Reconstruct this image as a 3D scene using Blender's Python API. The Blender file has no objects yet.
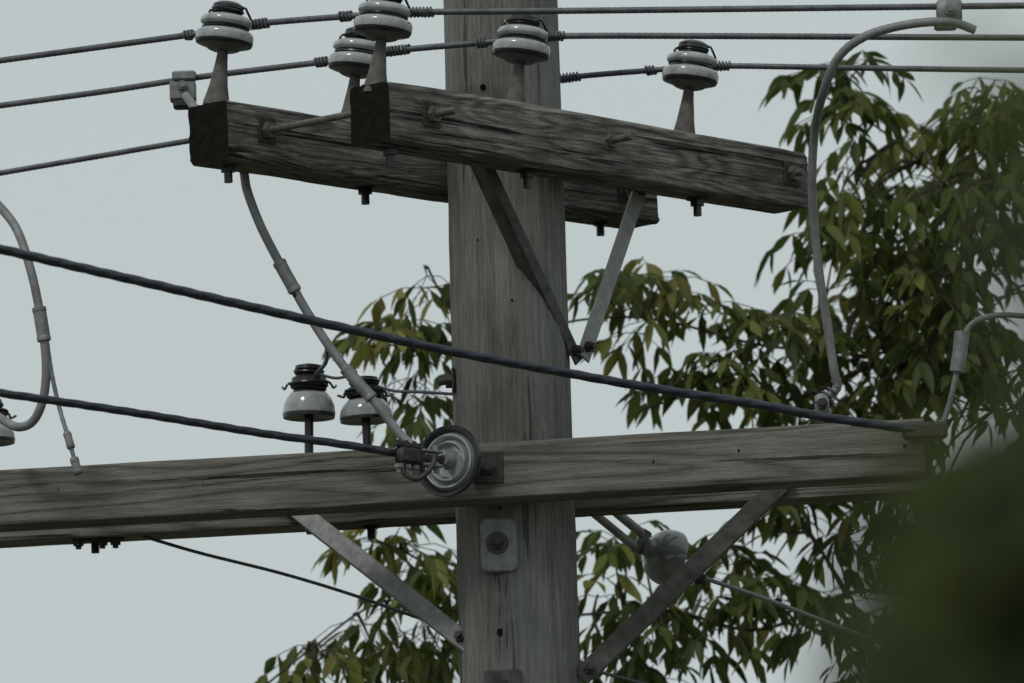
import bpy, math, random
import numpy as np
from mathutils import Vector, Matrix, noise
random.seed(7); rng=np.random.default_rng(11)
S=bpy.context.scene
V=Vector
# ---------------------------------------------------------------- camera
LENS=282.5; FPX=LENS/36*1024; ELEV=math.radians(9.5); ROLL=math.radians(1.75)
CAM=V((0,-18,7.5-18*math.tan(ELEV)))
F=V((0,math.cos(ELEV),math.sin(ELEV))); R0=V((1,0,0)); U0=R0.cross(F)
Rr=R0*math.cos(ROLL)-U0*math.sin(ROLL); Uu=U0*math.cos(ROLL)+R0*math.sin(ROLL)
cd=bpy.data.cameras.new("camera"); cam=bpy.data.objects.new("camera",cd); S.collection.objects.link(cam)
M=Matrix((Rr,Uu,-F)).transposed().to_4x4(); M.translation=CAM; cam.matrix_world=M
cd.lens=LENS; cd.sensor_width=36; cd.clip_end=5000; cd.clip_start=.05
cd.dof.use_dof=True; cd.dof.focus_distance=18.0; cd.dof.aperture_fstop=7.1
S.camera=cam
def W(px,py,y):
    """surveyed position: bearing + elevation of a point and its distance (y) from the street line"""
    d=F+Rr*((px-512)/FPX)+Uu*((341.5-py)/FPX)
    t=(y-CAM.y)/d.y
    return CAM+d*t
SC=440.0
TH=math.radians(50); AC,AS=math.cos(TH),math.sin(TH)
ND=V((AS,-AC,0)); AD=V((AC,AS,0))
def armY(px,off):
    x=(px-510.5)/SC; t=(x-AS*off)/AC
    return -AC*off+AS*t
# ---------------------------------------------------------------- materials
def newmat(name):
    m=bpy.data.materials.new(name); m.use_nodes=True; nt=m.node_tree
    return m,nt,nt.nodes["Principled BSDF"]
def N(nt,t,**k):
    n=nt.nodes.new(t)
    for a,b in k.items(): setattr(n,a,b)
    return n
def ramp(nt,stops):
    r=N(nt,'ShaderNodeValToRGB'); e=r.color_ramp.elements
    e[0].position=stops[0][0]; e[0].color=(*stops[0][1],1)
    e[1].position=stops[-1][0]; e[1].color=(*stops[-1][1],1)
    for p,c in stops[1:-1]:
        x=e.new(p); x.color=(*c,1)
    return r
def wood(name,axis,dark,mid,light,ringf=40,ringamt=.5,fib=90,crack=.5,along=.8,lo=.27,hi=.72,bump=.9,crs=34,crt=.335,pw=.6,stain=(.68,.66,.62),fal=5):
    m,nt,b=newmat(name); L=nt.links.new
    tc=N(nt,'ShaderNodeTexCoord'); oi=N(nt,'ShaderNodeObjectInfo')
    add=N(nt,'ShaderNodeVectorMath',operation='ADD'); mu=N(nt,'ShaderNodeMath',operation='MULTIPLY'); mu.inputs[1].default_value=37
    L(oi.outputs['Random'],mu.inputs[0]); L(tc.outputs['Object'],add.inputs[0]); L(mu.outputs[0],add.inputs[1])
    def mp(al,ac):
        q=N(nt,'ShaderNodeMapping'); s=[ac]*3; s[axis]=al; q.inputs['Scale'].default_value=s
        L(add.outputs[0],q.inputs['Vector']); return q
    def nz(al,ac,det=3,rough=.5,dist=0):
        q=mp(al,ac); n=N(nt,'ShaderNodeTexNoise'); n.inputs['Scale'].default_value=1; n.inputs['Detail'].default_value=det
        n.inputs['Roughness'].default_value=rough; n.inputs['Distortion'].default_value=dist
        L(q.outputs[0],n.inputs['Vector']); return n.outputs['Fac']
    a=nz(along,7,3,.42,.15)
    m1=N(nt,'ShaderNodeMath',operation='MULTIPLY'); m1.inputs[1].default_value=ringf*2; L(a,m1.inputs[0])
    s1=N(nt,'ShaderNodeMath',operation='SINE'); L(m1.outputs[0],s1.inputs[0])
    r0=N(nt,'ShaderNodeMapRange'); r0.inputs[1].default_value=-1; r0.inputs[2].default_value=1; L(s1.outputs[0],r0.inputs[0])
    r1=N(nt,'ShaderNodeMath',operation='POWER'); r1.inputs[1].default_value=pw; L(r0.outputs[0],r1.inputs[0])
    f=nz(fal,fib,6,.8)
    g=nz(18,fib*3,4,.8)
    bl=nz(2.2,5,6,.7)
    mixa=N(nt,'ShaderNodeMix',data_type='FLOAT'); mixa.inputs[0].default_value=ringamt; L(f,mixa.inputs[2]); L(r1.outputs[0],mixa.inputs[3])
    mixb=N(nt,'ShaderNodeMix',data_type='FLOAT'); mixb.inputs[0].default_value=.2; L(mixa.outputs[0],mixb.inputs[2]); L(bl,mixb.inputs[3])
    mixc=N(nt,'ShaderNodeMix',data_type='FLOAT'); mixc.inputs[0].default_value=.35; L(mixb.outputs[0],mixc.inputs[2]); L(g,mixc.inputs[3])
    cr=ramp(nt,[(lo,dark),(.5,mid),(hi,light)]); L(mixc.outputs[0],cr.inputs[0])
    c=nz(1.3,crs,4,.6,.4)
    ck=ramp(nt,[(crt,(1-crack,)*3),(crt+.02,(1,1,1))]); L(c,ck.inputs[0])
    mx=N(nt,'ShaderNodeMix',data_type='RGBA',blend_type='MULTIPLY'); mx.inputs[0].default_value=1
    L(cr.outputs[0],mx.inputs[6]); L(ck.outputs[0],mx.inputs[7])
    st=nz(1.5,2.5,6,.7); sr=ramp(nt,[(.35,stain),(.6,(1.05,1.05,1.05))]); L(st,sr.inputs[0])
    mx2=N(nt,'ShaderNodeMix',data_type='RGBA',blend_type='MULTIPLY'); mx2.inputs[0].default_value=1
    L(mx.outputs[2],mx2.inputs[6]); L(sr.outputs[0],mx2.inputs[7])
    L(mx2.outputs[2],b.inputs['Base Color']); b.inputs['Roughness'].default_value=.9; b.inputs['Specular IOR Level'].default_value=.15
    hm=N(nt,'ShaderNodeMath',operation='MULTIPLY'); L(mixc.outputs[0],hm.inputs[0]); L(ck.outputs[0],hm.inputs[1])
    bp=N(nt,'ShaderNodeBump'); bp.inputs['Strength'].default_value=bump; bp.inputs['Distance'].default_value=.008
    L(hm.outputs[0],bp.inputs['Height']); L(bp.outputs[0],b.inputs['Normal'])
    return m
def simple(name,c1,c2,rough=.6,metal=0,scale=30,bump=.2,spec=.5,coat=0,trans=0):
    m,nt,b=newmat(name); L=nt.links.new
    tc=N(nt,'ShaderNodeTexCoord'); n=N(nt,'ShaderNodeTexNoise'); n.inputs['Scale'].default_value=scale; n.inputs['Detail'].default_value=6; n.inputs['Roughness'].default_value=.65
    L(tc.outputs['Object'],n.inputs['Vector'])
    r=ramp(nt,[(.32,c1),(.68,c2)]); L(n.outputs['Fac'],r.inputs[0]); L(r.outputs[0],b.inputs['Base Color'])
    b.inputs['Roughness'].default_value=rough; b.inputs['Metallic'].default_value=metal; b.inputs['Specular IOR Level'].default_value=spec
    b.inputs['Coat Weight'].default_value=coat; b.inputs['Transmission Weight'].default_value=trans
    if bump:
        bp=N(nt,'ShaderNodeBump'); bp.inputs['Strength'].default_value=bump; bp.inputs['Distance'].default_value=.002
        L(n.outputs['Fac'],bp.inputs['Height']); L(bp.outputs[0],b.inputs['Normal'])
    return m
M_pole=wood("weathered_pole_wood",2,(.085,.085,.08),(.21,.21,.197),(.35,.35,.33),ringf=16,ringamt=.08,fib=120,crack=.6,lo=.35,hi=.66,bump=1,fal=4)
M_armU=wood("weathered_arm_wood",0,(.028,.026,.022),(.155,.148,.135),(.44,.43,.40),ringf=70,ringamt=.13,fib=125,crack=.88,along=.9,lo=.38,hi=.63,bump=1,crs=60,crt=.375,stain=(.55,.53,.5),fal=6)
M_armL=wood("weathered_lower_arm_wood",0,(.045,.041,.036),(.17,.16,.142),(.34,.325,.295),ringf=60,ringamt=.32,fib=120,crack=.8,along=.5,lo=.30,hi=.72,bump=1,crs=46,crt=.36,pw=.4,fal=5)
M_end=simple("dark_end_grain",(.007,.006,.005),(.02,.016,.013),.95,0,60,.8,.1)
M_galv=simple("galvanised_steel",(.14,.145,.145),(.27,.275,.27),.55,.25,45,.25)
M_galvL=simple("light_galvanised_steel",(.22,.225,.22),(.35,.355,.34),.6,.15,45,.25)
M_dark=simple("dark_steel",(.02,.02,.02),(.06,.055,.05),.6,.3,60,.4)
M_brace=simple("weathered_dark_brace",(.04,.038,.036),(.12,.115,.105),.7,.2,25,.3)
M_rust=simple("aged_steel",(.02,.016,.014),(.07,.056,.047),.85,.1,60,.5)
M_boltm=simple("worn_bolt_steel",(.07,.062,.056),(.17,.155,.145),.6,.3,60,.3)
M_alu=simple("oxidised_aluminium",(.065,.07,.08),(.14,.148,.16),.5,.35,25,.15)
M_jump=simple("jumper_aluminium",(.15,.155,.16),(.26,.265,.265),.6,.2,25,.15)
M_cable=simple("black_cable",(.010,.013,.022),(.032,.038,.055),.4,0,60,.5)
M_porc=simple("white_porcelain",(.22,.235,.24),(.43,.445,.445),.14,0,26,.03,.5,.4)
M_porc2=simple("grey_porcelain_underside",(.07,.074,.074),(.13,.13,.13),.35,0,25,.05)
M_blk=simple("black_glaze",(.008,.008,.01),(.03,.03,.032),.3,0,40,.2)
M_glass=simple("grey_glass",(.22,.24,.235),(.38,.40,.39),.05,.2,12,.03,.8,.8,.15)
M_bell=simple("grey_bell_porcelain",(.14,.15,.15),(.27,.28,.275),.18,0,22,.05,.5,.4)
M_pin=simple("grey_pin",(.06,.056,.05),(.16,.15,.135),.7,.1,40,.3)
M_bark=simple("tree_bark",(.035,.03,.022),(.10,.09,.07),.9,0,30,.6,.1)
def leafmat(name,ramps,tr=.35):
    m,nt,b=newmat(name); L=nt.links.new
    at=N(nt,'ShaderNodeAttribute',attribute_name="leafcol"); sp=N(nt,'ShaderNodeSeparateColor'); L(at.outputs['Color'],sp.inputs[0])
    r=ramp(nt,ramps); L(sp.outputs[0],r.inputs[0])
    hs=N(nt,'ShaderNodeHueSaturation'); L(r.outputs[0],hs.inputs['Color'])
    mr=N(nt,'ShaderNodeMapRange'); mr.inputs[3].default_value=.6; mr.inputs[4].default_value=1.35; L(sp.outputs[1],mr.inputs[0]); L(mr.outputs[0],hs.inputs['Value'])
    L(hs.outputs[0],b.inputs['Base Color']); b.inputs['Roughness'].default_value=.5; b.inputs['Specular IOR Level'].default_value=.25
    t=N(nt,'ShaderNodeBsdfTranslucent'); L(hs.outputs[0],t.inputs[0])
    mx=N(nt,'ShaderNodeMixShader'); mx.inputs[0].default_value=tr
    L(b.outputs[0],mx.inputs[1]); L(t.outputs[0],mx.inputs[2]); L(mx.outputs[0],nt.nodes['Material Output'].inputs[0])
    return m
M_leaf=leafmat("box_elder_leaf",[(0,(.045,.065,.018)),(.45,(.08,.108,.026)),(.78,(.16,.185,.045)),(.95,(.24,.235,.065)),(1,(.20,.12,.05))],.5)
M_leafN=leafmat("near_leaf",[(0,(.022,.034,.009)),(.7,(.04,.058,.014)),(1,(.09,.11,.022))],.15)
# ---------------------------------------------------------------- mesh builder
def frame(d,up=V((0,0,1))):
    z=d.normalized()
    if abs(z.dot(up))>.98: up=V((1,0,0))
    x=up.cross(z).normalized(); y=z.cross(x)
    return x,y,z
class MB:
    def __init__(s): s.v=[];s.f=[];s.m=[]; s.mats=[]
    def mi(s,mat):
        if mat not in s.mats: s.mats.append(mat)
        return s.mats.index(mat)
    def add(s,v,f,mat):
        o=len(s.v); s.v+= [tuple(p) for p in v]
        if isinstance(mat,list): s.m+=[s.mi(x) for x in mat]
        else: s.m+=[s.mi(mat)]*len(f)
        s.f+=[tuple(i+o for i in q) for q in f]
    def revolve(s,o,d,prof,mats,n=32):
        x,y,z=frame(d); v=[];f=[];mm=[]
        for r,h in prof:
            for k in range(n):
                a=2*math.pi*k/n; v.append(o+z*h+(x*math.cos(a)+y*math.sin(a))*max(r,1e-5))
        for i in range(len(prof)-1):
            for k in range(n):
                f.append((i*n+k,i*n+(k+1)%n,(i+1)*n+(k+1)%n,(i+1)*n+k)); mm.append(mats[i] if isinstance(mats,list) else mats)
        f.append(tuple(range(n-1,-1,-1))); mm.append(mm[0]); f.append(tuple((len(prof)-1)*n+k for k in range(n))); mm.append(mm[-2])
        s.add(v,f,mm)
    def cyl(s,p0,p1,r0,mat,r1=None,n=16):
        r1=r0 if r1 is None else r1; d=p1-p0
        s.revolve(p0,d,[(r0,0),(r1,d.length)],mat,n)
    def obox(s,c,ax,dims,mat,ch=.002):
        X,Y,Z=ax; hx,hy,hz=[q/2 for q in dims]; ch=min(ch,hx*.6,hy*.6,hz*.6)
        lay=[]
        for z_,sh in((-hz,ch),(-hz+ch,0),(hz-ch,0),(hz,ch)):
            a,b=hx-sh,hy-sh
            pts=[(-a+ch,-b),(a-ch,-b),(a,-b+ch),(a,b-ch),(a-ch,b),(-a+ch,b),(-a,b-ch),(-a,-b+ch)]
            lay+= [c+X*p+Y*q+Z*z_ for p,q in pts]
        f=[tuple(range(7,-1,-1)),tuple(range(24,32))]
        for i in range(3):
            for k in range(8): f.append((i*8+k,i*8+(k+1)%8,(i+1)*8+(k+1)%8,(i+1)*8+k))
        s.add(lay,f,mat)
    def sweep(s,pts,r,mat,n=12,step=.01,lobes=0,amp=.14,pitch=.08,smooth=True):
        P=resample(pts,step) if smooth else [V(p) for p in pts]
        v=[];f=[]; t=(P[1]-P[0]).normalized(); x,y,_=frame(t); dist=0
        tot=sum((P[i+1]-P[i]).length for i in range(len(P)-1))
        for i,p in enumerate(P):
            tn=(P[min(i+1,len(P)-1)]-P[max(i-1,0)]).normalized()
            q=t.rotation_difference(tn); x=q@x; y=q@y; t=tn
            if i: dist+=(p-P[i-1]).length
            rr=r(dist/tot) if callable(r) else r
            for k in range(n):
                a=2*math.pi*k/n
                R=rr
                if lobes: R=rr*(1-amp+amp*abs(math.cos(lobes/2*(a+2*math.pi*dist/pitch))))
                v.append(p+(x*math.cos(a)+y*math.sin(a))*R)
        for i in range(len(P)-1):
            for k in range(n): f.append((i*n+k,i*n+(k+1)%n,(i+1)*n+(k+1)%n,(i+1)*n+k))
        f.append(tuple(range(n-1,-1,-1))); f.append(tuple((len(P)-1)*n+k for k in range(n)))
        s.add(v,f,mat)
    def wrap(s,p0,p1,R,r,turns,mat,n=6):
        x,y,z=frame(p1-p0); L=(p1-p0).length; k=int(turns*12)
        pts=[p0+z*L*i/k+(x*math.cos(2*math.pi*turns*i/k)+y*math.sin(2*math.pi*turns*i/k))*R*random.uniform(.95,1.08) for i in range(k+1)]
        s.sweep(pts,r,mat,n=n,smooth=False)
    def bolt(s,p,d,ln,r=.008,mat=None,plate=0,pmat=None):
        mat=mat or M_rust; x,y,z=frame(d)
        if plate:
            s.obox(p+z*.004,(x,y,z),(plate,plate,.007),pmat or M_rust,.002); p=p+z*.0078
        s.revolve(p,d,[(r*1.9,0),(r*1.9,r*1.5)],mat,6)
        s.cyl(p,p+z*ln,r,mat,n=10)
    def build(s,name,parent=None,origin=None,smooth=True,angle=35,mat_world=None):
        Mw=mat_world or Matrix.Translation(origin if origin is not None else V((0,0,0)))
        inv=Mw.inverted(); me=bpy.data.meshes.new(name)
        me.from_pydata([tuple(inv@V(p)) for p in s.v],[],s.f); 
        for mt in s.mats: me.materials.append(mt)
        me.polygons.foreach_set('material_index',s.m)
        if smooth:
            me.shade_smooth()
            me.set_sharp_from_angle(angle=math.radians(angle))
        me.update()
        o=bpy.data.objects.new(name,me); S.collection.objects.link(o); o.matrix_world=Mw
        if parent: o.parent=parent; o.matrix_parent_inverse=parent.matrix_basis.inverted()
        return o
def catmull(p,k=16):
    p=[V(q) for q in p]
    if len(p)<3: return p
    P=[p[0]*2-p[1]]+p+[p[-1]*2-p[-2]]; out=[]
    for i in range(1,len(P)-2):
        a,b,c,d=P[i-1:i+3]
        for j in range(k):
            t=j/k; out.append(.5*((2*b)+(c-a)*t+(2*a-5*b+4*c-d)*t*t+(3*b-a-3*c+d)*t**3))
    out.append(p[-1]); return out
def resample(pts,step):
    P=catmull(pts); L=[0]
    for i in range(1,len(P)): L.append(L[-1]+(P[i]-P[i-1]).length)
    n=max(2,int(L[-1]/step)); out=[]; j=0
    for i in range(n+1):
        s=L[-1]*i/n
        while j<len(L)-2 and L[j+1]<s: j+=1
        t=(s-L[j])/max(1e-9,L[j+1]-L[j]); out.append(P[j].lerp(P[j+1],t))
    return out
def empty(name,loc):
    e=bpy.data.objects.new(name,None); e.location=loc; e.empty_display_size=.1; S.collection.objects.link(e); return e
# ---------------------------------------------------------------- pole
XP=W(510.5,341,0).x
pole=empty("utility_pole",(XP,0,0))
mb=MB(); nseg=96; v=[];f=[]
zs=list(np.arange(0,6.4,.16))+list(np.arange(6.4,8.7,.015))+[8.72]
for z in zs:
    r=.1335-(z-7.5)*.0046
    if z>8.71: r-=.012
    for k in range(nseg):
        a=2*math.pi*k/nseg
        q=V((math.cos(a)*2.2,math.sin(a)*2.2,z*.7)); d=noise.noise(q)*.004
        q2=V((math.cos(a)*14,math.sin(a)*14,z*1.1)); d2=noise.noise(q2); d-=max(0,d2-.28)*.012
        d+=noise.noise(V((math.cos(a)*5,math.sin(a)*5,z*9)))*.0012
        v.append(V((XP+math.cos(a)*(r+d),math.sin(a)*(r+d),z)))
for i in range(len(zs)-1):
    for k in range(nseg): f.append((i*nseg+k,i*nseg+(k+1)%nseg,(i+1)*nseg+(k+1)%nseg,(i+1)*nseg+k))
f.append(tuple((len(zs)-1)*nseg+k for k in range(nseg)))
mb.add(v,f,M_pole); mb.build("pole_shaft",pole,origin=V((XP,0,0)),angle=60)
X,Y,Z=V((1,0,0)),V((0,1,0)),V((0,0,1))
mb=MB()
c=W(499,545,-.141)
ring=[]; hw,hh,rc=.041,.061,.016
for sx,sy,a0 in((1,1,0),(-1,1,90),(-1,-1,180),(1,-1,270)):
    for k in range(6):
        a=math.radians(a0+k*18); ring.append((sx*(hw-rc)+math.cos(a)*rc,sy*(hh-rc)+math.sin(a)*rc))
n=len(ring); vv=[]
for yy,sc in((.012,1),(-.002,1),(-.005,.94)): vv+=[c+X*p*sc+Y*(yy+.5*p*p)+Z*q*sc for p,q in ring]
ff=[]
for i in range(2):
    for k in range(n): ff.append((i*n+k,(i*n+(k+1)%n),((i+1)*n+(k+1)%n),((i+1)*n+k)))
ff.append(tuple(2*n+k for k in range(n))); mb.add(vv,ff,M_galv)
mb.revolve(c+V((-.004,-.005,.004)),-Y,[(.026,0),(.026,.002),(.018,.006)],M_brace,24)
mb.bolt(c+V((-.004,-.008,.004)),-Y,.035,.009,M_dark)
c=W(503,688,-.141); mb.obox(c,(X,Y,Z),(.085,.03,.08),M_brace,.004); mb.bolt(c+V((0,-.015,0)),-Y,.03,.009,M_dark)
for px,py,r in((501,632,.009),(487,598,.004),(512,300,.003),(478,240,.003),(500,508,.004),(533,600,.003),(483,87,.007)):
    a=(px-(500+py*21/683))/58; yy=-.134*math.sqrt(max(.05,1-a*a))
    p=W(px,py,yy-.0005); mb.cyl(p+V((0,.01,0)),p,r,M_end,n=14)
p=W(455,381,-.02); mb.bolt(p,-X,.03,.009,M_dark,plate=.055,pmat=M_dark)
mb.build("pole_hardware",pole)
mb=MB(); pts=[W(500+random.uniform(-.8,.8),y,-.1352) for y in range(574,668,6)]
for i in range(len(pts)-1):
    w0=.0006+.0003*math.sin(i*1.3)
    mb.add([pts[i]-X*w0,pts[i]+X*w0,pts[i+1]+X*w0,pts[i+1]-X*w0],[(0,1,2,3)],M_end)
mb.build("drying_split",pole)
# ---------------------------------------------------------------- crossarms
def crossarm(pl,pr,w,h,mat,rag=1):
    d=(pr-pl); L=d.length; x=d.normalized(); y=Z.cross(x).normalized(); z=x.cross(y)
    o=pl+y*w/2
    Mw=Matrix((x,y,z)).transposed().to_4x4(); Mw.translation=o
    prof=[]; rc=.006
    for sy,sz,a0 in((1,1,0),(-1,1,90),(-1,-1,180),(1,-1,270)):
        for k in range(4):
            a=math.radians(a0+k*30); prof.append((sy*(w/2-rc)+math.cos(a)*rc,sz*(h/2-rc)+math.sin(a)*rc))
    P2=[]
    for i in range(len(prof)):
        a=prof[i]; b=prof[(i+1)%len(prof)]; P2.append(a)
        if abs(a[0]-b[0])+abs(a[1]-b[1])>.03:
            for t in np.linspace(.04,.96,30): P2.append((a[0]+(b[0]-a[0])*t,a[1]+(b[1]-a[1])*t))
    n=len(P2); ns=int(L/.01); v=[];f=[];mm=[]; sd=random.uniform(0,50)
    for i in range(ns+1):
        xx=L*i/ns
        for (a,b) in P2:
            corner=(abs(a)>w/2-rc-.001 and abs(b)>h/2-rc-.001)
            k=1+.010*noise.noise(V((xx*5+sd,a*20,b*20)))
            e=noise.noise(V((xx*9+sd,a*9,b*9)))
            if corner: k-=max(0,e-.12)*.10*rag
            g=noise.noise(V((xx*2.5,a*90,b*90+sd)))*.0011*rag
            ck=noise.noise(V((xx*1.1+sd*2,a*95,b*95)))
            g-=max(0,ck-.36)*.016*rag
            end=0
            if i in(0,ns): end=(.004*noise.noise(V((a*40,b*40,sd))))*(1 if i else -1)
            da=math.copysign(g,a) if abs(a)>w/2-.0012 else 0; db=math.copysign(g,b) if abs(b)>h/2-.0012 else 0
            v.append(V((xx+end,a*k+da,b*k+db)))
    for i in range(ns):
        for k in range(n): f.append((i*n+k,i*n+(k+1)%n,(i+1)*n+(k+1)%n,(i+1)*n+k)); mm.append(mat)
    f.append(tuple(range(n-1,-1,-1))); mm.append(M_end); f.append(tuple(ns*n+k for k in range(n))); mm.append(M_end)
    mb=MB(); mb.add([Mw@p for p in v],f,mm)
    return mb.build("crossarm",mat_world=Mw,angle=50)
PR=.134; WU=.115; HU=.131
offA=PR+WU/2; offB=-(PR+WU/2)
armA=crossarm(W(390,110,armY(390,PR+WU)),W(808,180,armY(808,PR+WU)),WU,HU,M_armU,1.1)
armB=crossarm(W(228,129,armY(228,-PR)),W(657,196,armY(657,-PR)),WU,HU,M_armU,1.1)
def lowY(px,off): return off-(px-510)/SC*.12
WL=.11;HL=.127
armC=crossarm(W(-260,512,lowY(-260,-PR-WL)),W(925,446,lowY(925,-PR-WL)),WL,HL,M_armL,.7)
armD=crossarm(W(-250,528,lowY(-250,PR)),W(930,464,lowY(930,PR)),WL,HL,M_armL,.7)
def plate_bolt(mb,p,ln):
    x,y,z=frame(ND)
    mb.obox(p+z*.004,(x,y,z),(.058,.058,.008),M_rust,.002)
    mb.revolve(p+z*.008,z,[(.019,0),(.019,.013)],M_boltm,6); mb.cyl(p+z*.008,p+z*ln,.0088,M_boltm,n=12)
mb=MB()
for px,py,L_ in((430,115,.075),(607,141,.075),(790,174,.04)):
    plate_bolt(mb,W(px,py,armY(px,PR+WU)),L_)
for px,py in((518,128),(697,157)):
    mb.bolt(W(px,py,armY(px,PR+WU)),ND,.006,.006,M_dark)
def underbolt(mb,px,py,off,yf=None):
    p=W(px,py,armY(px,off) if yf is None else yf)
    mb.cyl(p+Z*.02,p-Z*.004,.026,M_dark,n=14); mb.revolve(p-Z*.004,-Z,[(.018,0),(.018,.014)],M_blk,6); mb.cyl(p,p-Z*.042,.0095,M_blk,n=12)
for px,py in((390,147),(527,170),(697,198)): underbolt(mb,px,py,offA)
mb.build("through_bolts",armA)
mb=MB()
for px,py in((265,131),(468,163)):
    a=W(px,py,armY(px,-PR)); plate_bolt(mb,a,.03); mb.cyl(a,a+ND*(2*PR),.0078,M_boltm,n=10)
a=W(624,192,armY(624,-PR)); plate_bolt(mb,a,.05)
for px,py in((228,164),(365,186),(600,218)): underbolt(mb,px,py,offB)
mb.build("through_bolts",armB)
mb=MB()
p=W(488,468,lowY(488,-PR-WL)); mb.bolt(p,-Y,.02,.009,M_dark,plate=.072,pmat=M_dark)
for px,py in((740,451),(205,482),(905,446),(60,490),(655,462)):
    p=W(px,py,lowY(px,-PR-WL)); mb.cyl(p+Y*.01,p-Y*.001,.0055,M_end,n=12)
mb.build("through_bolts",armC)
mb=MB()
for px,py in((310,516),(371,521),(95,535)): underbolt(mb,px,py,0,lowY(px,PR+WL/2))
p=W(98,539,lowY(98,PR+.03)); mb.obox(p,(X,Y,Z),(.12,.03,.012),M_dark,.003)
for dx in(-.045,.01,.04): mb.bolt(p+V((dx,0,-.004)),-Z,.018,.007,M_dark)
mb.build("through_bolts",armD)
# ---------------------------------------------------------------- braces (angle iron)
def brace(a,b,wd,mat,nrm,flip=1,name="crossarm_brace",wd2=None):
    d=(b-a).normalized(); nrm=(nrm-d*nrm.dot(d)).normalized(); side=d.cross(nrm).normalized()
    L=(b-a).length; mb=MB(); c=(a+b)/2
    mb.obox(c,(side,nrm,d),(wd,.0055,L),mat,.0015)
    wd2=wd2 or wd*.8
    if wd2>.002: mb.obox(c+side*flip*(wd/2-.003)-nrm*(wd2/2+.003),(nrm,side,d),(wd2,.0055,L-.05),mat,.0015)
    mb.bolt(a+d*.03+nrm*.003,nrm,.02,.007,M_dark); mb.bolt(b-d*.03+nrm*.003,nrm,.022,.007,M_dark)
    return mb.build(name,origin=a)
offV=PR-.004
brace(W(481,150,armY(481,offV)),W(579,362,armY(579,offV)),.032,M_brace,ND,1,wd2=.034)
brace(W(643,180,armY(643,offV)),W(583,358,armY(583,offV+.008)),.044,M_galvL,ND,-1,wd2=.02)
brace(W(285,500,lowY(285,PR-.005)),W(470,645,-.05),.042,M_galv,-Y,1,wd2=.03)
brace(W(795,470,lowY(795,PR-.005)),W(580,678,-.05),.044,M_brace,-Y,-1,wd2=.03)
# ---------------------------------------------------------------- pin insulators
def pin_ins(base,top,kind=0,s=1.0):
    d=(top-base); L=d.length; d.normalize(); mb=MB(); o=base
    if kind==0:
        o=top-d*.196; drop=L-.196; k=1
        mb.revolve(o,d,[(.03,-drop),(.03,-drop+.006),(.0205,.006),(.0175,.03),(.0135,.06),(.011,.09)],M_pin,20)
        pr=[(.014,.083),(.026,.083),(.034,.086),(.042,.092),(.054,.095),(.0625,.098),(.065,.104),(.0655,.118),(.063,.125),(.056,.129),(.051,.131),(.050,.136),(.052,.140),(.057,.143),(.059,.148),(.057,.156),(.047,.162),(.031,.166),(.026,.171),(.028,.176),(.035,.180),(.034,.188),(.024,.194),(.008,.196)]
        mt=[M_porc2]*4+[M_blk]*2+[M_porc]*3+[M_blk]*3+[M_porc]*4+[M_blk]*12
        mb.revolve(o,d,pr,mt[:len(pr)-1],40)
    else:
        k=L/.16
        mb.cyl(o,o+d*.09*k,.0105,M_blk,n=14); mb.revolve(o,d,[(.026,0),(.024,.006)],M_dark,18)
        pr=[(.02,.080),(.05,.074),(.0595,.073),(.061,.080),(.0585,.094),(.052,.106),(.043,.114),(.036,.118),(.034,.124),(.036,.128),(.041,.132),(.040,.139),(.03,.144),(.027,.150),(.033,.154),(.031,.160),(.008,.164)]
        mt=[M_blk]*3+[M_porc]*3+[M_blk]*13
        mb.revolve(o,d,[(r,z*k) for r,z in pr],mt[:len(pr)-1],40)
    ob=mb.build("pin_insulator",origin=base,angle=45)
    mb=MB(); x,y,z=frame(d)
    for (zz,R_,nn) in (((.169,.030,3),(.136,.0505,1)) if kind==0 else ((.123*k,.038,4),(.148*k,.031,2))):
        for q in range(nn):
            c=o+d*(zz+q*.004); ph=random.random()*6; tl=random.uniform(-.14,.14)
            pts=[c+(x*math.cos(a+ph)+y*math.sin(a+ph))*(R_+.002*q)+d*tl*min(R_,.03)*math.cos(a) for a in np.linspace(0,6.2,26)]
            mb.sweep(pts,.0034,M_blk,n=6,smooth=False)
    zz,R_=((.169,.030) if kind==0 else (.123*k,.038))
    for q in range(2):
        sg=1 if q else -1; jj=random.uniform(.6,1.2)
        a=o+d*(zz+.003)+X*sg*R_
        mb.sweep([a-X*sg*.01,a+V((sg*.008,-.006,.008*jj)),a+V((sg*.016*jj,-.004,-.004)),a+V((sg*.024,.02,-.022 if kind==0 else .004))],.003,M_blk,n=6,step=.004)
    mb.build("tie_wire",ob)
    return ob
yB1=armY(222,offB); yA1=armY(380,offA); yB2=armY(352,offB); yA2=armY(518,offA); yA3=armY(688,offA); yB3=armY(490,offB)
pin_ins(W(216,106,yB1),W(229,2,yB1))
pin_ins(W(375,94,yA1),W(387,-10,yA1))
pin_ins(W(349,128,yB2),W(361,28,yB2))
pin_ins(W(514,116,yA2),W(525,14,yA2))
pin_ins(W(683,144,yA3),W(694,41,yA3))
pin_ins(W(483,149,yB3),W(494,50,yB3))
yD=lambda px: lowY(px,PR+WL/2)
pin_ins(W(309,462,yD(309)),W(309,366,yD(309)),1)
pin_ins(W(368,458,yD(368)),W(364,378,yD(368)),1)
pin_ins(W(-10,480,yD(-10)),W(-12,400,yD(-12)),1)
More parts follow.
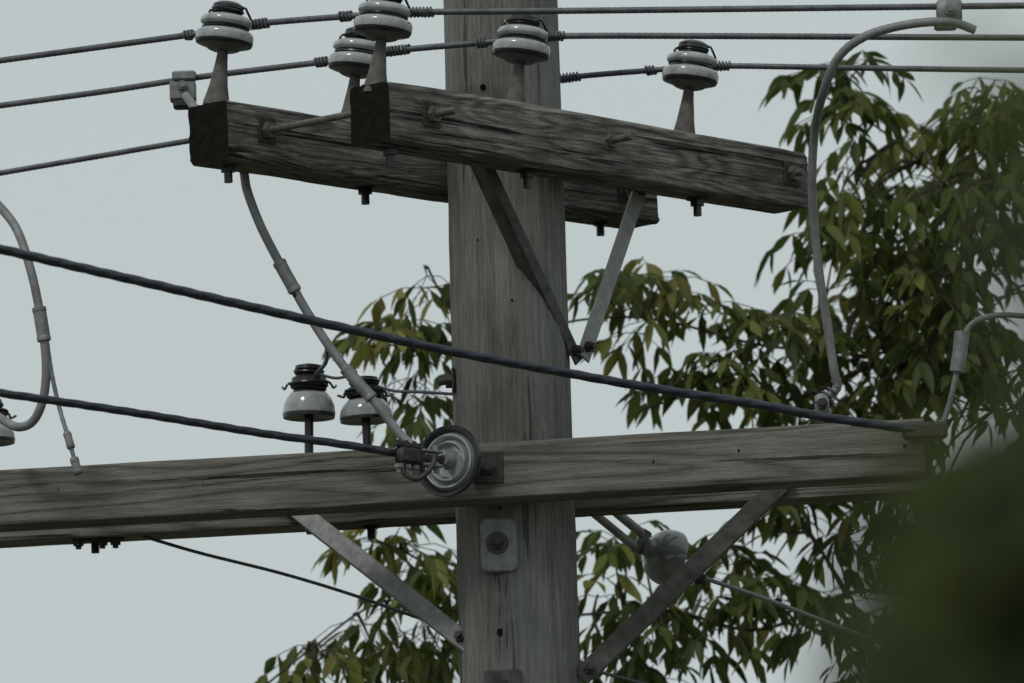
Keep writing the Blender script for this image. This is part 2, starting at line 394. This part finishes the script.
# ---------------------------------------------------------------- line wires
def line(name,pts,r,mat,lobes=6,pitch=.09,amp=.15,extL=None,extR=None,n=18,step=.005,ties=()):
    mb=MB(); mb.sweep(pts,r,mat,n=n,step=step,lobes=lobes,pitch=pitch,amp=amp)
    if extL is not None: mb.sweep([pts[0]+(pts[0]-pts[1]).normalized()*-.002,*[pts[0]+V(e) for e in extL]],r*.97,mat,n=10,step=.3)
    if extR is not None: mb.sweep([pts[-1],*[pts[-1]+V(e) for e in extR]],r*.97,mat,n=10,step=.3)
    P=resample(pts,.004)
    ob=mb.build(name,origin=pts[len(pts)//2],angle=60)
    if ties:
        m2=MB()
        for (xa,xb) in ties:
            ia=min(range(len(P)),key=lambda i:abs(P[i].x-xa)); ib=min(range(len(P)),key=lambda i:abs(P[i].x-xb))
            m2.wrap(P[ia],P[ib],r+.0024,.0029,max(2,abs(P[ib].x-P[ia].x)/.0078),M_alu)
        m2.build("tie_wrap",ob)
    return ob
xw=lambda px,y: W(px,300,y).x
dy=.056
L1=[(-40,66,yB1+.42),(100,47,yB1+.22),(196,34,yB1+.06),(228,29,yB1+dy),(265,23,yB1+.02),(350,16,yA1+.06),(386,13,yA1+dy),(425,12,yA1+.03),(600,10.5,yA1),(820,8,yA1-.02),(1070,5,yA1-.05)]
L2=[(-40,111,yB2+.6),(100,92,yB2+.4),(200,77,yB2+.25),(330,61,yB2+.07),(359,56,yB2+dy),(400,50,yB2+.02),(490,42,yA2+.06),(522,38,yA2+dy),(565,36,yA2+.03),(700,36,yA2),(1070,38,yA2-.05)]
L3=[(-40,180,yB3+.6),(100,156,yB3+.45),(200,139,yB3+.3),(350,115,yB3+.15),(450,97,yB3+.06),(495,91,yB3+dy),(565,78,yA3+.14),(655,70,yA3+.06),(692,67,yA3+dy),(735,66,yA3+.04),(860,68,yA3),(1070,71,yA3-.03)]
eL=[(-4,2.4,-.1),(-15,9,.6)]; eR=[(4,-.3,-.05),(15,-1.2,.5)]
def tr(px,y,a,b): return (xw(px+a,y),xw(px+b,y))
line("power_line",[W(*p) for p in L1],.0074,M_alu,extL=eL,extR=eR,ties=[tr(227,yB1,-38,-29),tr(227,yB1,28,48),tr(385,yA1,-38,-26),tr(385,yA1,28,56)])
line("power_line",[W(*p) for p in L2],.0074,M_alu,extL=eL,extR=eR,ties=[tr(357,yB2,-36,-24),tr(357,yB2,30,60),tr(522,yA2,-38,-27),tr(522,yA2,28,50)])
line("power_line",[W(*p) for p in L3],.0070,M_alu,extL=eL,extR=eR,ties=[tr(565,.2,-4,22),tr(692,yA3,-38,-28),tr(692,yA3,28,48)])
C1=[(-60,235,-2.0),(0,249,-1.85),(130,279,-1.55),(300,318,-1.2),(455,352,-.9),(640,386,-.62),(760,405,-.5),(830,418,-.43),(925,431,-.38)]
line("service_cable",[W(*p) for p in C1],.0105,M_cable,lobes=3,pitch=.22,amp=.14,extL=[(-3,-2.6,.55),(-8,-7,1.2)],n=24)
C2=[(-60,384,-1.35),(0,393,-1.25),(130,412,-.98),(260,433,-.7),(340,444,-.55),(406,455,-.42)]
line("service_cable",[W(*p) for p in C2],.0093,M_cable,lobes=3,pitch=.22,amp=.14,extL=[(-3,-2.6,.55),(-8,-7,1.2)],n=24)
line("guy_wire",[W(*p) for p in [(142,536,.26),(200,553,.3),(280,573,.33),(350,594,.36),(428,621,.4),(520,650,.42),(600,672,.44),(700,700,.5)]],.0042,M_alu,lobes=4,extR=[(4,1,-.7),(14,4,-2.2)],pitch=.05,n=12)
line("guy_wire",[W(*p) for p in [(704,578,.5),(760,597,.6),(800,612,.7),(860,635,.85),(960,672,1.1),(1060,706,1.3)]],.0056,M_jump,lobes=4,extR=[(4,4,-1.2),(12,12,-3)],pitch=.05,n=12)
line("tie_line",[W(*p) for p in [(376,386,yD(370)),(395,391,.15),(420,392,.1),(452,394,.02)]],.0038,M_alu,lobes=4,pitch=.05,n=12)
line("tie_line",[W(*p) for p in [(312,372,yD(310)),(335,378,.1),(350,375,.0),(356,372,-.1)]],.0035,M_cable,lobes=0,n=8)
# ---------------------------------------------------------------- jumpers
def jumper(pts,r,mat,sleeves=(),lobes=0,name="jumper_wire",extra=None):
    mb=MB(); P=[W(*p) for p in pts]; mb.sweep(P,r,mat,n=16,step=.006,lobes=lobes,pitch=.1,amp=.1)
    RS=resample(P,.004)
    for (a,b,rr) in sleeves:
        near=lambda q: min(range(len(RS)),key=lambda i:(RS[i].x-W(*q,-.35).x)**2+(RS[i].z-W(*q,-.35).z)**2)
        i0=near(a); i1=near(b); seg=RS[i0:i1+1:2]
        t=(seg[-1]-seg[0]).normalized()
        mb.sweep(seg,rr*.9,M_galv,n=14,smooth=False)
        for q,s_ in((seg[0],1),(seg[-1],-1)):
            mb.revolve(q-t*s_*.004,t*s_,[(rr*.7,0),(rr*.93,.002),(rr*.97,.010),(rr*.9,.012)],M_galv,14)
    if extra: extra(mb)
    return mb.build(name,origin=P[0],angle=50)
jumper([(186,96,yB2+.2),(215,135,-.25),(240,160,-.35),(247,190,-.37),(258,220,-.37),(270,245,-.37),(290,282,-.37),(315,325,-.37),(345,368,-.38),(375,402,-.39),(398,432,-.4),(412,445,-.41)],.0102,M_jump,sleeves=[((279,264),(296,294),.0165),((347,371),(374,401),.0155)])
jumper([(292,292,-.38),(305,305,-.36),(318,325,-.3),(326,345,-.1),(326,362,.05),(316,374,.16)],.0045,M_cable)
jumper([(-60,160,-.1),(-20,190,-.15),(0,207,-.2),(18,232,-.25),(32,275,-.28),(41,320,-.28),(46,360,-.28),(44,395,-.27),(34,420,-.25),(18,427,-.22),(0,418,-.15),(-30,400,.1)],.0102,M_jump,sleeves=[((37,303),(44,336),.017)])
jumper([(46,335,-.28),(52,375,-.28),(60,410,-.28),(69,440,-.3),(75,462,-.3),(80,478,-.3)],.0052,M_jump,sleeves=[((65,430),(70,446),.010),((74,456),(78,470),.011)],lobes=4)
yj=yA1-.03
def ex(mb):
    p=W(949,12,yj); mb.obox(p,(X,Y,Z),(.055,.05,.05),M_galv,.005); mb.obox(p+V((-.01,-.02,-.034)),(X,Y,Z),(.05,.03,.02),M_galv,.004); mb.bolt(p+V((0,-.024,.0)),-Y,.02,.007,M_galv)
    q=W(822,405,-.3); mb.obox(q,(X,Y,Z),(.032,.03,.05),M_galv,.006); mb.bolt(q+V((0,-.015,0)),-Y,.02,.007,M_dark)
    mb.cyl(q-Z*.02,q-Z*.055,.008,M_dark)
    mb.wrap(W(838,388,-.3),W(815,402,-.3),.011,.003,4,M_alu)
jumper([(975,30,yj-.02),(955,23,yj-.03),(930,22,yj-.03),(895,27,yj),(862,38,yj+.02),(838,58,yj+.05),(824,90,yj+.1),(815,130,-.45),(812,180,-.4),(815,235,-.36),(821,285,-.34),(828,330,-.32),(834,370,-.31),(837,388,-.3),(822,400,-.3)],.0102,M_jump,extra=ex,lobes=6)
def ex2(mb):
    mb.sweep([W(962,332,-.3),W(960,352,-.3),W(957,372,-.3)],.017,M_galv,n=14,step=.01)
jumper([(1060,318,-.2),(1024,316,-.25),(1000,315,-.28),(978,320,-.3),(966,332,-.3),(960,355,-.3),(954,385,-.3),(946,415,-.3),(935,440,-.3)],.0068,M_jump,lobes=3,extra=ex2)
mb=MB(); p=W(183,92,yB2+.26)
mb.obox(p,(X,Y,Z),(.06,.05,.045),M_galv,.004); mb.obox(p+V((.004,-.012,.034)),(X,Y,Z),(.055,.035,.022),M_galv,.004); mb.obox(p+V((0,-.01,-.032)),(X,Y,Z),(.045,.04,.018),M_dark,.004)
mb.bolt(p+V((0,-.026,.01)),-Y,.015,.006,M_galv)
mb.build("wire_clamp",origin=p)
# ---------------------------------------------------------------- strain insulators
ax=V((-.50,-.86,.06)).normalized(); c=W(448,461,-.345)
mb=MB()
mb.revolve(c-ax*.03,ax,[(.02,-.03),(.03,-.025),(.034,0),(.045,.004),(.066,.010),(.079,.020),(.082,.028),(.080,.035),(.073,.034),(.066,.024),(.061,.033),(.057,.033),(.050,.022),(.045,.034),(.041,.034),(.035,.024),(.026,.024),(.02,.024),(.012,.05)],[M_galv]*3+[M_glass]*1+[M_blk]*5+[M_glass]*8+[M_galv]*4,56)
plate=W(487,468,lowY(487,-PR-WL)-.01)
mb.cyl(c-ax*.055,plate,.011,M_dark,n=12)
mb.obox((c-ax*.05+plate)/2,(X,Y,Z),(.03,.03,.045),M_dark,.006)
e=W(408,456,-.43)
mb.cyl(c,e,.009,M_dark,n=12)
xx,yy,zz=frame(e-c)
mb.obox(c+(e-c)*.45+yy*.016,(xx,yy,zz),(.024,.006,.06),M_galv,.002); mb.obox(c+(e-c)*.45-yy*.016,(xx,yy,zz),(.024,.006,.06),M_galv,.002)
mb.cyl(c+(e-c)*.3-yy*.03,c+(e-c)*.3+yy*.032,.007,M_galv,n=10)
mb.cyl(c+(e-c)*.65-yy*.03,c+(e-c)*.65+yy*.032,.007,M_dark,n=10)
mb.obox(e,(xx,yy,zz),(.028,.04,.07),M_dark,.008)
for t in(-.02,.005,.028):
    q=e+zz*t; mb.bolt(q-yy*.02,-yy,.02,.006,M_galv); mb.bolt(q+yy*.02,yy,.014,.006,M_dark)
mb.sweep([e+zz*.02,e+V((-.01,-.02,-.04)),e+V((.02,-.02,-.055)),e+V((.05,-.01,-.03)),e+V((.06,0,.0))],.006,M_dark,n=8,step=.005)
mb.build("strain_insulator",origin=c,angle=40)
ax=V((.72,.55,-.30)).normalized(); c=W(665,556,.40)
mb=MB()
mb.revolve(c-ax*.01,ax,[(.014,-.055),(.02,-.05),(.022,-.034),(.03,-.030),(.048,-.020),(.060,-.004),(.065,.012),(.066,.024),(.060,.028),(.03,.018),(.015,.02),(.012,.05)],[M_galv]*3+[M_bell]*5+[M_porc2]*2+[M_dark]*5,44)
e=W(700,579,.46); mb.cyl(c,e,.009,M_galv,n=12); mb.obox(e,(X,Y,Z),(.03,.02,.025),M_dark,.005); mb.bolt(e,-Y,.025,.007,M_dark)
a=W(590,500,.29); b=W(641,542,.37)
o2=V((.009,0,.014))
mb.cyl(a+o2,b+o2,.011,M_galvL,n=12); mb.cyl(a-o2*1.1,b-o2*1.1,.010,M_galvL,n=12); mb.cyl(b-o2*1.8,b+o2*1.8,.012,M_galv,n=12)
mb.cyl(b,c,.012,M_galv,n=12)
mb.build("strain_insulator",origin=c,angle=40)
mb=MB(); e=W(925,431,-.38); mb.obox(e,(X,Y,Z),(.10,.03,.04),M_dark,.008); mb.cyl(e,W(935,445,-.28),.009,M_dark)
mb.build("cable_clamp",origin=e)
# ---------------------------------------------------------------- foliage
class Leaves:
    def __init__(s): s.v=[];s.f=[];s.c=[]
    def leaf(s,p,d,nrm,L,w,curv,c0,c1):
        d=d.normalized(); side=d.cross(nrm)
        if side.length<1e-3: side=d.cross(V((.3,.8,.1)))
        side.normalize(); nr=side.cross(d); o=len(s.v)
        C=[p+d*L*t-Z*(curv*L*t*t) for t in(0,.25,.5,.75,1)]
        fo=nr*w*.35; ws=(.85,1.0,.6); j=[random.uniform(.8,1.2) for _ in range(6)]
        s.v+= [tuple(q) for q in C]
        s.v+= [tuple(C[i+1]+side*w*ws[i]*j[i]+fo*ws[i]+d*w*.25) for i in range(3)]
        s.v+= [tuple(C[i+1]-side*w*ws[i]*j[i+3]+fo*ws[i]+d*w*.25) for i in range(3)]
        s.f+= [(o,o+5,o+1),(o+1,o+5,o+6,o+2),(o+2,o+6,o+7,o+3),(o+3,o+7,o+4),(o,o+1,o+8),(o+1,o+2,o+9,o+8),(o+2,o+3,o+10,o+9),(o+3,o+4,o+10)]
        s.c+= [(c0,c1,0,1)]*11
    def build(s,name,mat,parent):
        me=bpy.data.meshes.new(name); me.from_pydata(s.v,[],s.f); me.materials.append(mat); me.shade_smooth()
        at=me.color_attributes.new("leafcol",'FLOAT_COLOR','POINT'); at.data.foreach_set('color',np.array(s.c,dtype=np.float32).ravel())
        o=bpy.data.objects.new(name,me); S.collection.objects.link(o); o.parent=parent; o.matrix_parent_inverse=parent.matrix_basis.inverted(); return o
def rv():
    while 1:
        q=V((random.uniform(-1,1),random.uniform(-1,1),random.uniform(-1,1)))
        if .1<q.length<1: return q.normalized()
def sprig(LV,mb,p,out,k=4,sz=1.0,tone=None):
    c0=tone if tone is not None else random.random()
    for i in range(k):
        a=2*math.pi*(i+random.random()*.6)/k
        d=(out*.5+V((math.cos(a),math.sin(a)*.8,random.uniform(-.35,.35)))).normalized()
        Lr=random.uniform(.07,.15)*sz
        R=[p,p+d*Lr*.5-Z*Lr*.1,p+d*Lr-Z*Lr*.4]
        mb.sweep(R,.0013,M_bark,n=4,smooth=False)
        dd=(R[2]-R[1]).normalized(); sd=dd.cross(Z)
        if sd.length<.05: sd=V((1,0,0))
        sd.normalize()
        cc=min(1,max(0,c0*.75+random.random()*.3))
        def lf(q,dr):
            LV.leaf(q,dr,Z+rv()*.7,random.uniform(.055,.10)*sz,random.uniform(.0105,.0165)*sz,random.uniform(.0,.45),min(.96,max(0,cc+random.uniform(-.12,.12))),random.random())
        lf(R[2],dd+Z*-.35+rv()*.25)
        for t in((.5,.95) if random.random()<.65 else (.85,)):
            for sg in(-1,1):
                q=R[1].lerp(R[2],(t-.5)*2) if t>.5 else R[0].lerp(R[1],t*2)
                if random.random()<.9: lf(q,dd*.5+sd*sg*.75-Z*random.uniform(.2,1.0)+rv()*.3)
TR=V((3.4,4.2,0))
tree=empty("box_elder_tree",TR)
LV=Leaves(); mb=MB()
trunk=[TR,TR+V((.05,0,1.5)),TR+V((-.05,.05,3.2)),TR+V((-.15,0,4.8)),TR+V((-.1,-.1,6.6)),TR+V((.1,-.1,8.5)),TR+V((.2,0,10.2))]
mb.sweep(trunk,lambda t:.17*(1-t*.85)+.05*max(0,.1-t)*10,M_bark,n=16,step=.15)
def tp(i): return trunk[i]
B=[ [tp(3),W(1150,520,3.4),W(1000,415,3.2),W(880,360,3.0),W(760,345,2.9),W(660,320,2.8),W(580,320,2.7),W(460,345,2.7),W(390,345,2.7),W(352,350,2.7)],
    [tp(4),W(1120,330,3.4),W(1000,240,3.1),W(930,170,3.0),W(860,115,3.0),W(820,95,3.0)],
    [tp(3),W(1200,700,3.6),W(1000,625,3.1),W(870,590,2.95),W(760,630,2.9),W(660,610,2.8),W(500,620,2.8),W(390,600,2.7),W(310,650,2.7),W(260,690,2.7)],
    [tp(4),W(1180,260,3.6),W(1060,170,3.3),W(1000,110,3.2),W(985,95,3.2)],
    [W(500,335,2.7),W(455,310,2.7),W(436,285,2.7),W(428,268,2.7)],
    [W(880,360,3.0),W(790,400,2.9),W(700,395,2.8),W(640,410,2.8)],
    [W(850,598,2.93),W(815,540,2.85),W(790,500,2.8)],
    [W(500,620,2.8),W(420,560,2.7),W(370,540,2.7)],
    [W(1000,625,3.1),W(850,680,3),W(700,720,3),W(600,740,3),W(400,760,3)],
    [tp(5),TR+V((-1.2,-.3,9.2)),TR+V((-2,-.5,9.9))],[tp(4),TR+V((1.5,.5,8)),TR+V((2.4,.6,8.8))],[tp(3),TR+V((1.2,1.4,6.4)),TR+V((2,2,7.2))],[tp(5),TR+V((.3,1.6,9.6)),TR+V((.2,2.4,10.2))],[tp(3),TR+V((.9,-1.3,6.2)),TR+V((1.6,-1.8,6.9))]]
bs=[]
for i,b in enumerate(B):
    r0=.028 if len(b)>7 else (.024 if i<4 or i>8 else .006)
    mb.sweep(b,(lambda t,r0=r0:r0*(1-t)**2.0+.003),M_bark,n=8,step=.05)
    bs+=resample(b,.08)[2:]
bs_np=np.array([tuple(p) for p in bs])
def place(p,k=4,sz=1,tone=None,maxd=9):
    d=np.linalg.norm(bs_np-np.array(p),axis=1); j=int(d.argmin()); q=bs[j]
    dv=p-q
    if dv.length>.05:
        mb.sweep([q,q+dv*.5+Z*dv.length*.12+rv()*.02,p],lambda t:.0035*(1-t)+.0015,M_bark,n=5,step=max(.03,dv.length/6))
    out=dv.normalized() if dv.length>.02 else rv()
    sprig(LV,mb,p,out,k,sz,tone)
masses=[(850,100,45,28,8,2.8,3.2),(875,165,50,40,9,2.8,3.3),(870,245,60,45,15,2.7,3.4),(885,320,75,45,20,2.7,3.5),(960,280,60,110,38,2.7,3.8),(990,160,42,60,20,2.9,3.8),(960,390,80,45,20,2.7,3.6),
 (1000,110,30,22,6,3,3.5),(800,340,50,40,8,2.7,3.1),(735,340,40,35,5,2.7,3.0),(690,390,36,20,4,2.7,2.9),(655,298,26,24,4,2.7,2.9),(612,300,28,24,4,2.6,2.8),(655,350,26,22,2,2.7,2.9),(725,385,30,22,3,2.7,2.9),
 (436,290,14,20,3,2.6,2.8),(415,345,28,16,4,2.6,2.8),(380,345,18,12,3,2.6,2.8),(430,385,20,22,3,2.6,2.8),(390,385,20,16,2,2.6,2.8),(850,395,80,24,9,2.7,3.2),(775,392,40,18,4,2.7,3.0),
 (405,540,42,22,6,2.6,2.8),(425,585,30,32,6,2.6,2.9),(390,635,50,35,9,2.6,2.9),(315,665,32,14,5,2.6,2.8),(440,655,25,28,5,2.6,2.9),
 (625,545,30,22,3,2.7,2.9),(620,620,36,40,7,2.7,3.0),(680,605,40,40,6,2.7,3.0),(640,668,50,22,6,2.7,3),(725,550,36,30,4,2.7,3),(765,590,42,40,5,2.7,3.1),(815,545,42,42,6,2.7,3.1),(835,625,50,42,6,2.8,3.2),(745,640,30,25,2,2.7,3.1),(930,560,70,110,26,2.8,3.6),(790,500,45,22,4,2.7,3)]
for cx,cy,rx,ry,n,y0,y1 in masses:
    for i in range(n):
        a=random.random()*2*math.pi; r=math.sqrt(random.random())
        yy=random.uniform(y0,y1); p=W(cx+rx*r*math.cos(a),cy+ry*r*math.sin(a)-10,yy)
        tn=random.random()
        if cx>900 and cy<450: tn*=.75
        place(p,random.choice((3,4,4)),random.uniform(.85,1.1),tn)
cnt=0
while cnt<420:
    q=rv()*(random.random()**.4); p=TR+V((.6+q.x*2.6,q.y*2.4,7.9+q.z*2.9))
    if p.x<1.6: continue
    place(p,4,1.25,random.random()**1.5*.7); cnt+=1
mb.build("trunk_and_branches",tree)
LV.build("foliage",M_leaf,tree)
# near tree: a young tree just in front of the viewpoint, far out of focus
NT=V((.45,-15.6,0)); near=empty("young_maple_tree",NT)
LV=Leaves(); mb=MB()
q0=W(1010,560,-15.7)
mb.sweep([V((q0.x+.18,-15.55,0)),V((q0.x+.2,-15.6,1.6)),V((q0.x+.15,-15.6,3.2)),V((q0.x+.15,-15.65,q0.z-.15)),V((q0.x+.22,-15.65,q0.z+.35))],lambda t:.035*(1-t)+.006,M_bark,n=10,step=.06)
tk=V((q0.x+.15,-15.62,q0.z-.3))
def nleaf(p,L=.08):
    d=(rv()+V((0,0,-.5))).normalized()
    LV.leaf(p,d,V((0,-1,.6))+rv()*.6,L,L*.27,.2,random.random(),random.random())
for i in range(330):
    a=random.random()*6.283; r=math.sqrt(random.random())
    p=W(1038+165*r*math.cos(a),612+165*r*math.sin(a),-15.4+random.uniform(-.12,.12)); nleaf(p,random.uniform(.03,.05))
for i in range(80):
    p=W(random.uniform(945,1090),random.uniform(420,500),-15.4+random.uniform(-.1,.1)); nleaf(p,.034)
for i in range(18):
    p=W(random.uniform(1015,1120),random.uniform(30,430),-15.6+random.uniform(-.1,.1)); nleaf(p,.038)
for i in range(500):
    q=rv()*(random.random()**.4); p=V((q0.x+.66+q.x*.5,-15.6+q.y*.45,q0.z-.1+q.z*.75)); nleaf(p,.075)
for i in range(300):
    q=rv()*(random.random()**.4); p=V((q0.x+.3+q.x*.38,-15.6+q.y*.4,q0.z-.66+q.z*.5)); nleaf(p,.075)
for i in range(22):
    q=V((q0.x+random.uniform(.05,.8),-15.6+random.uniform(-.3,.3),q0.z+random.uniform(-.6,.3)))
    mb.sweep([tk,(tk+q)/2+Z*.05,q],lambda t:.008*(1-t)+.002,M_bark,n=6,step=.05)
mb.build("stem_and_branches",near); LV.build("foliage",M_leafN,near)
# ---------------------------------------------------------------- ground
m,nt,b=newmat("grass_ground"); L=nt.links.new
tc=N(nt,'ShaderNodeTexCoord'); n1=N(nt,'ShaderNodeTexNoise'); n1.inputs['Scale'].default_value=.6; n1.inputs['Detail'].default_value=10; L(tc.outputs['Object'],n1.inputs[0])
r=ramp(nt,[(.3,(.05,.055,.03)),(.7,(.11,.11,.07))]); L(n1.outputs[0],r.inputs[0]); L(r.outputs[0],b.inputs['Base Color']); b.inputs['Roughness'].default_value=1
me=bpy.data.meshes.new("ground"); g=2500; me.from_pydata([(-g,-g,0),(g,-g,0),(g,g,0),(-g,g,0)],[],[(0,1,2,3)]); me.materials.append(m)
go=bpy.data.objects.new("ground",me); S.collection.objects.link(go)
# ---------------------------------------------------------------- light
w=bpy.data.worlds.new("World"); S.world=w; w.use_nodes=True; nt=w.node_tree; L=nt.links.new
bg=nt.nodes['Background']; sk=N(nt,'ShaderNodeTexSky',sky_type='NISHITA'); sk.sun_disc=False
EL,AZ=math.radians(52),math.radians(215)
sk.sun_elevation=EL; sk.sun_rotation=AZ
hs=N(nt,'ShaderNodeHueSaturation'); hs.inputs['Saturation'].default_value=.25; L(sk.outputs[0],hs.inputs['Color'])
mx=N(nt,'ShaderNodeMix',data_type='RGBA'); mx.inputs[0].default_value=.88; L(hs.outputs[0],mx.inputs[6]); mx.inputs[7].default_value=(5.1,5.75,5.75,1)
L(mx.outputs[2],bg.inputs[0]); bg.inputs[1].default_value=.1
sd=bpy.data.lights.new("sun",'SUN'); sd.energy=1.1; sd.angle=math.radians(12); sd.color=(1,.97,.92)
so=bpy.data.objects.new("sun",sd); S.collection.objects.link(so)
sdir=V((math.sin(AZ)*math.cos(EL),math.cos(AZ)*math.cos(EL),math.sin(EL)))
so.rotation_euler=sdir.to_track_quat('Z','Y').to_euler(); so.location=(-8,-8,20)
S.view_settings.view_transform='Standard'; S.view_settings.look='None'; S.view_settings.exposure=0
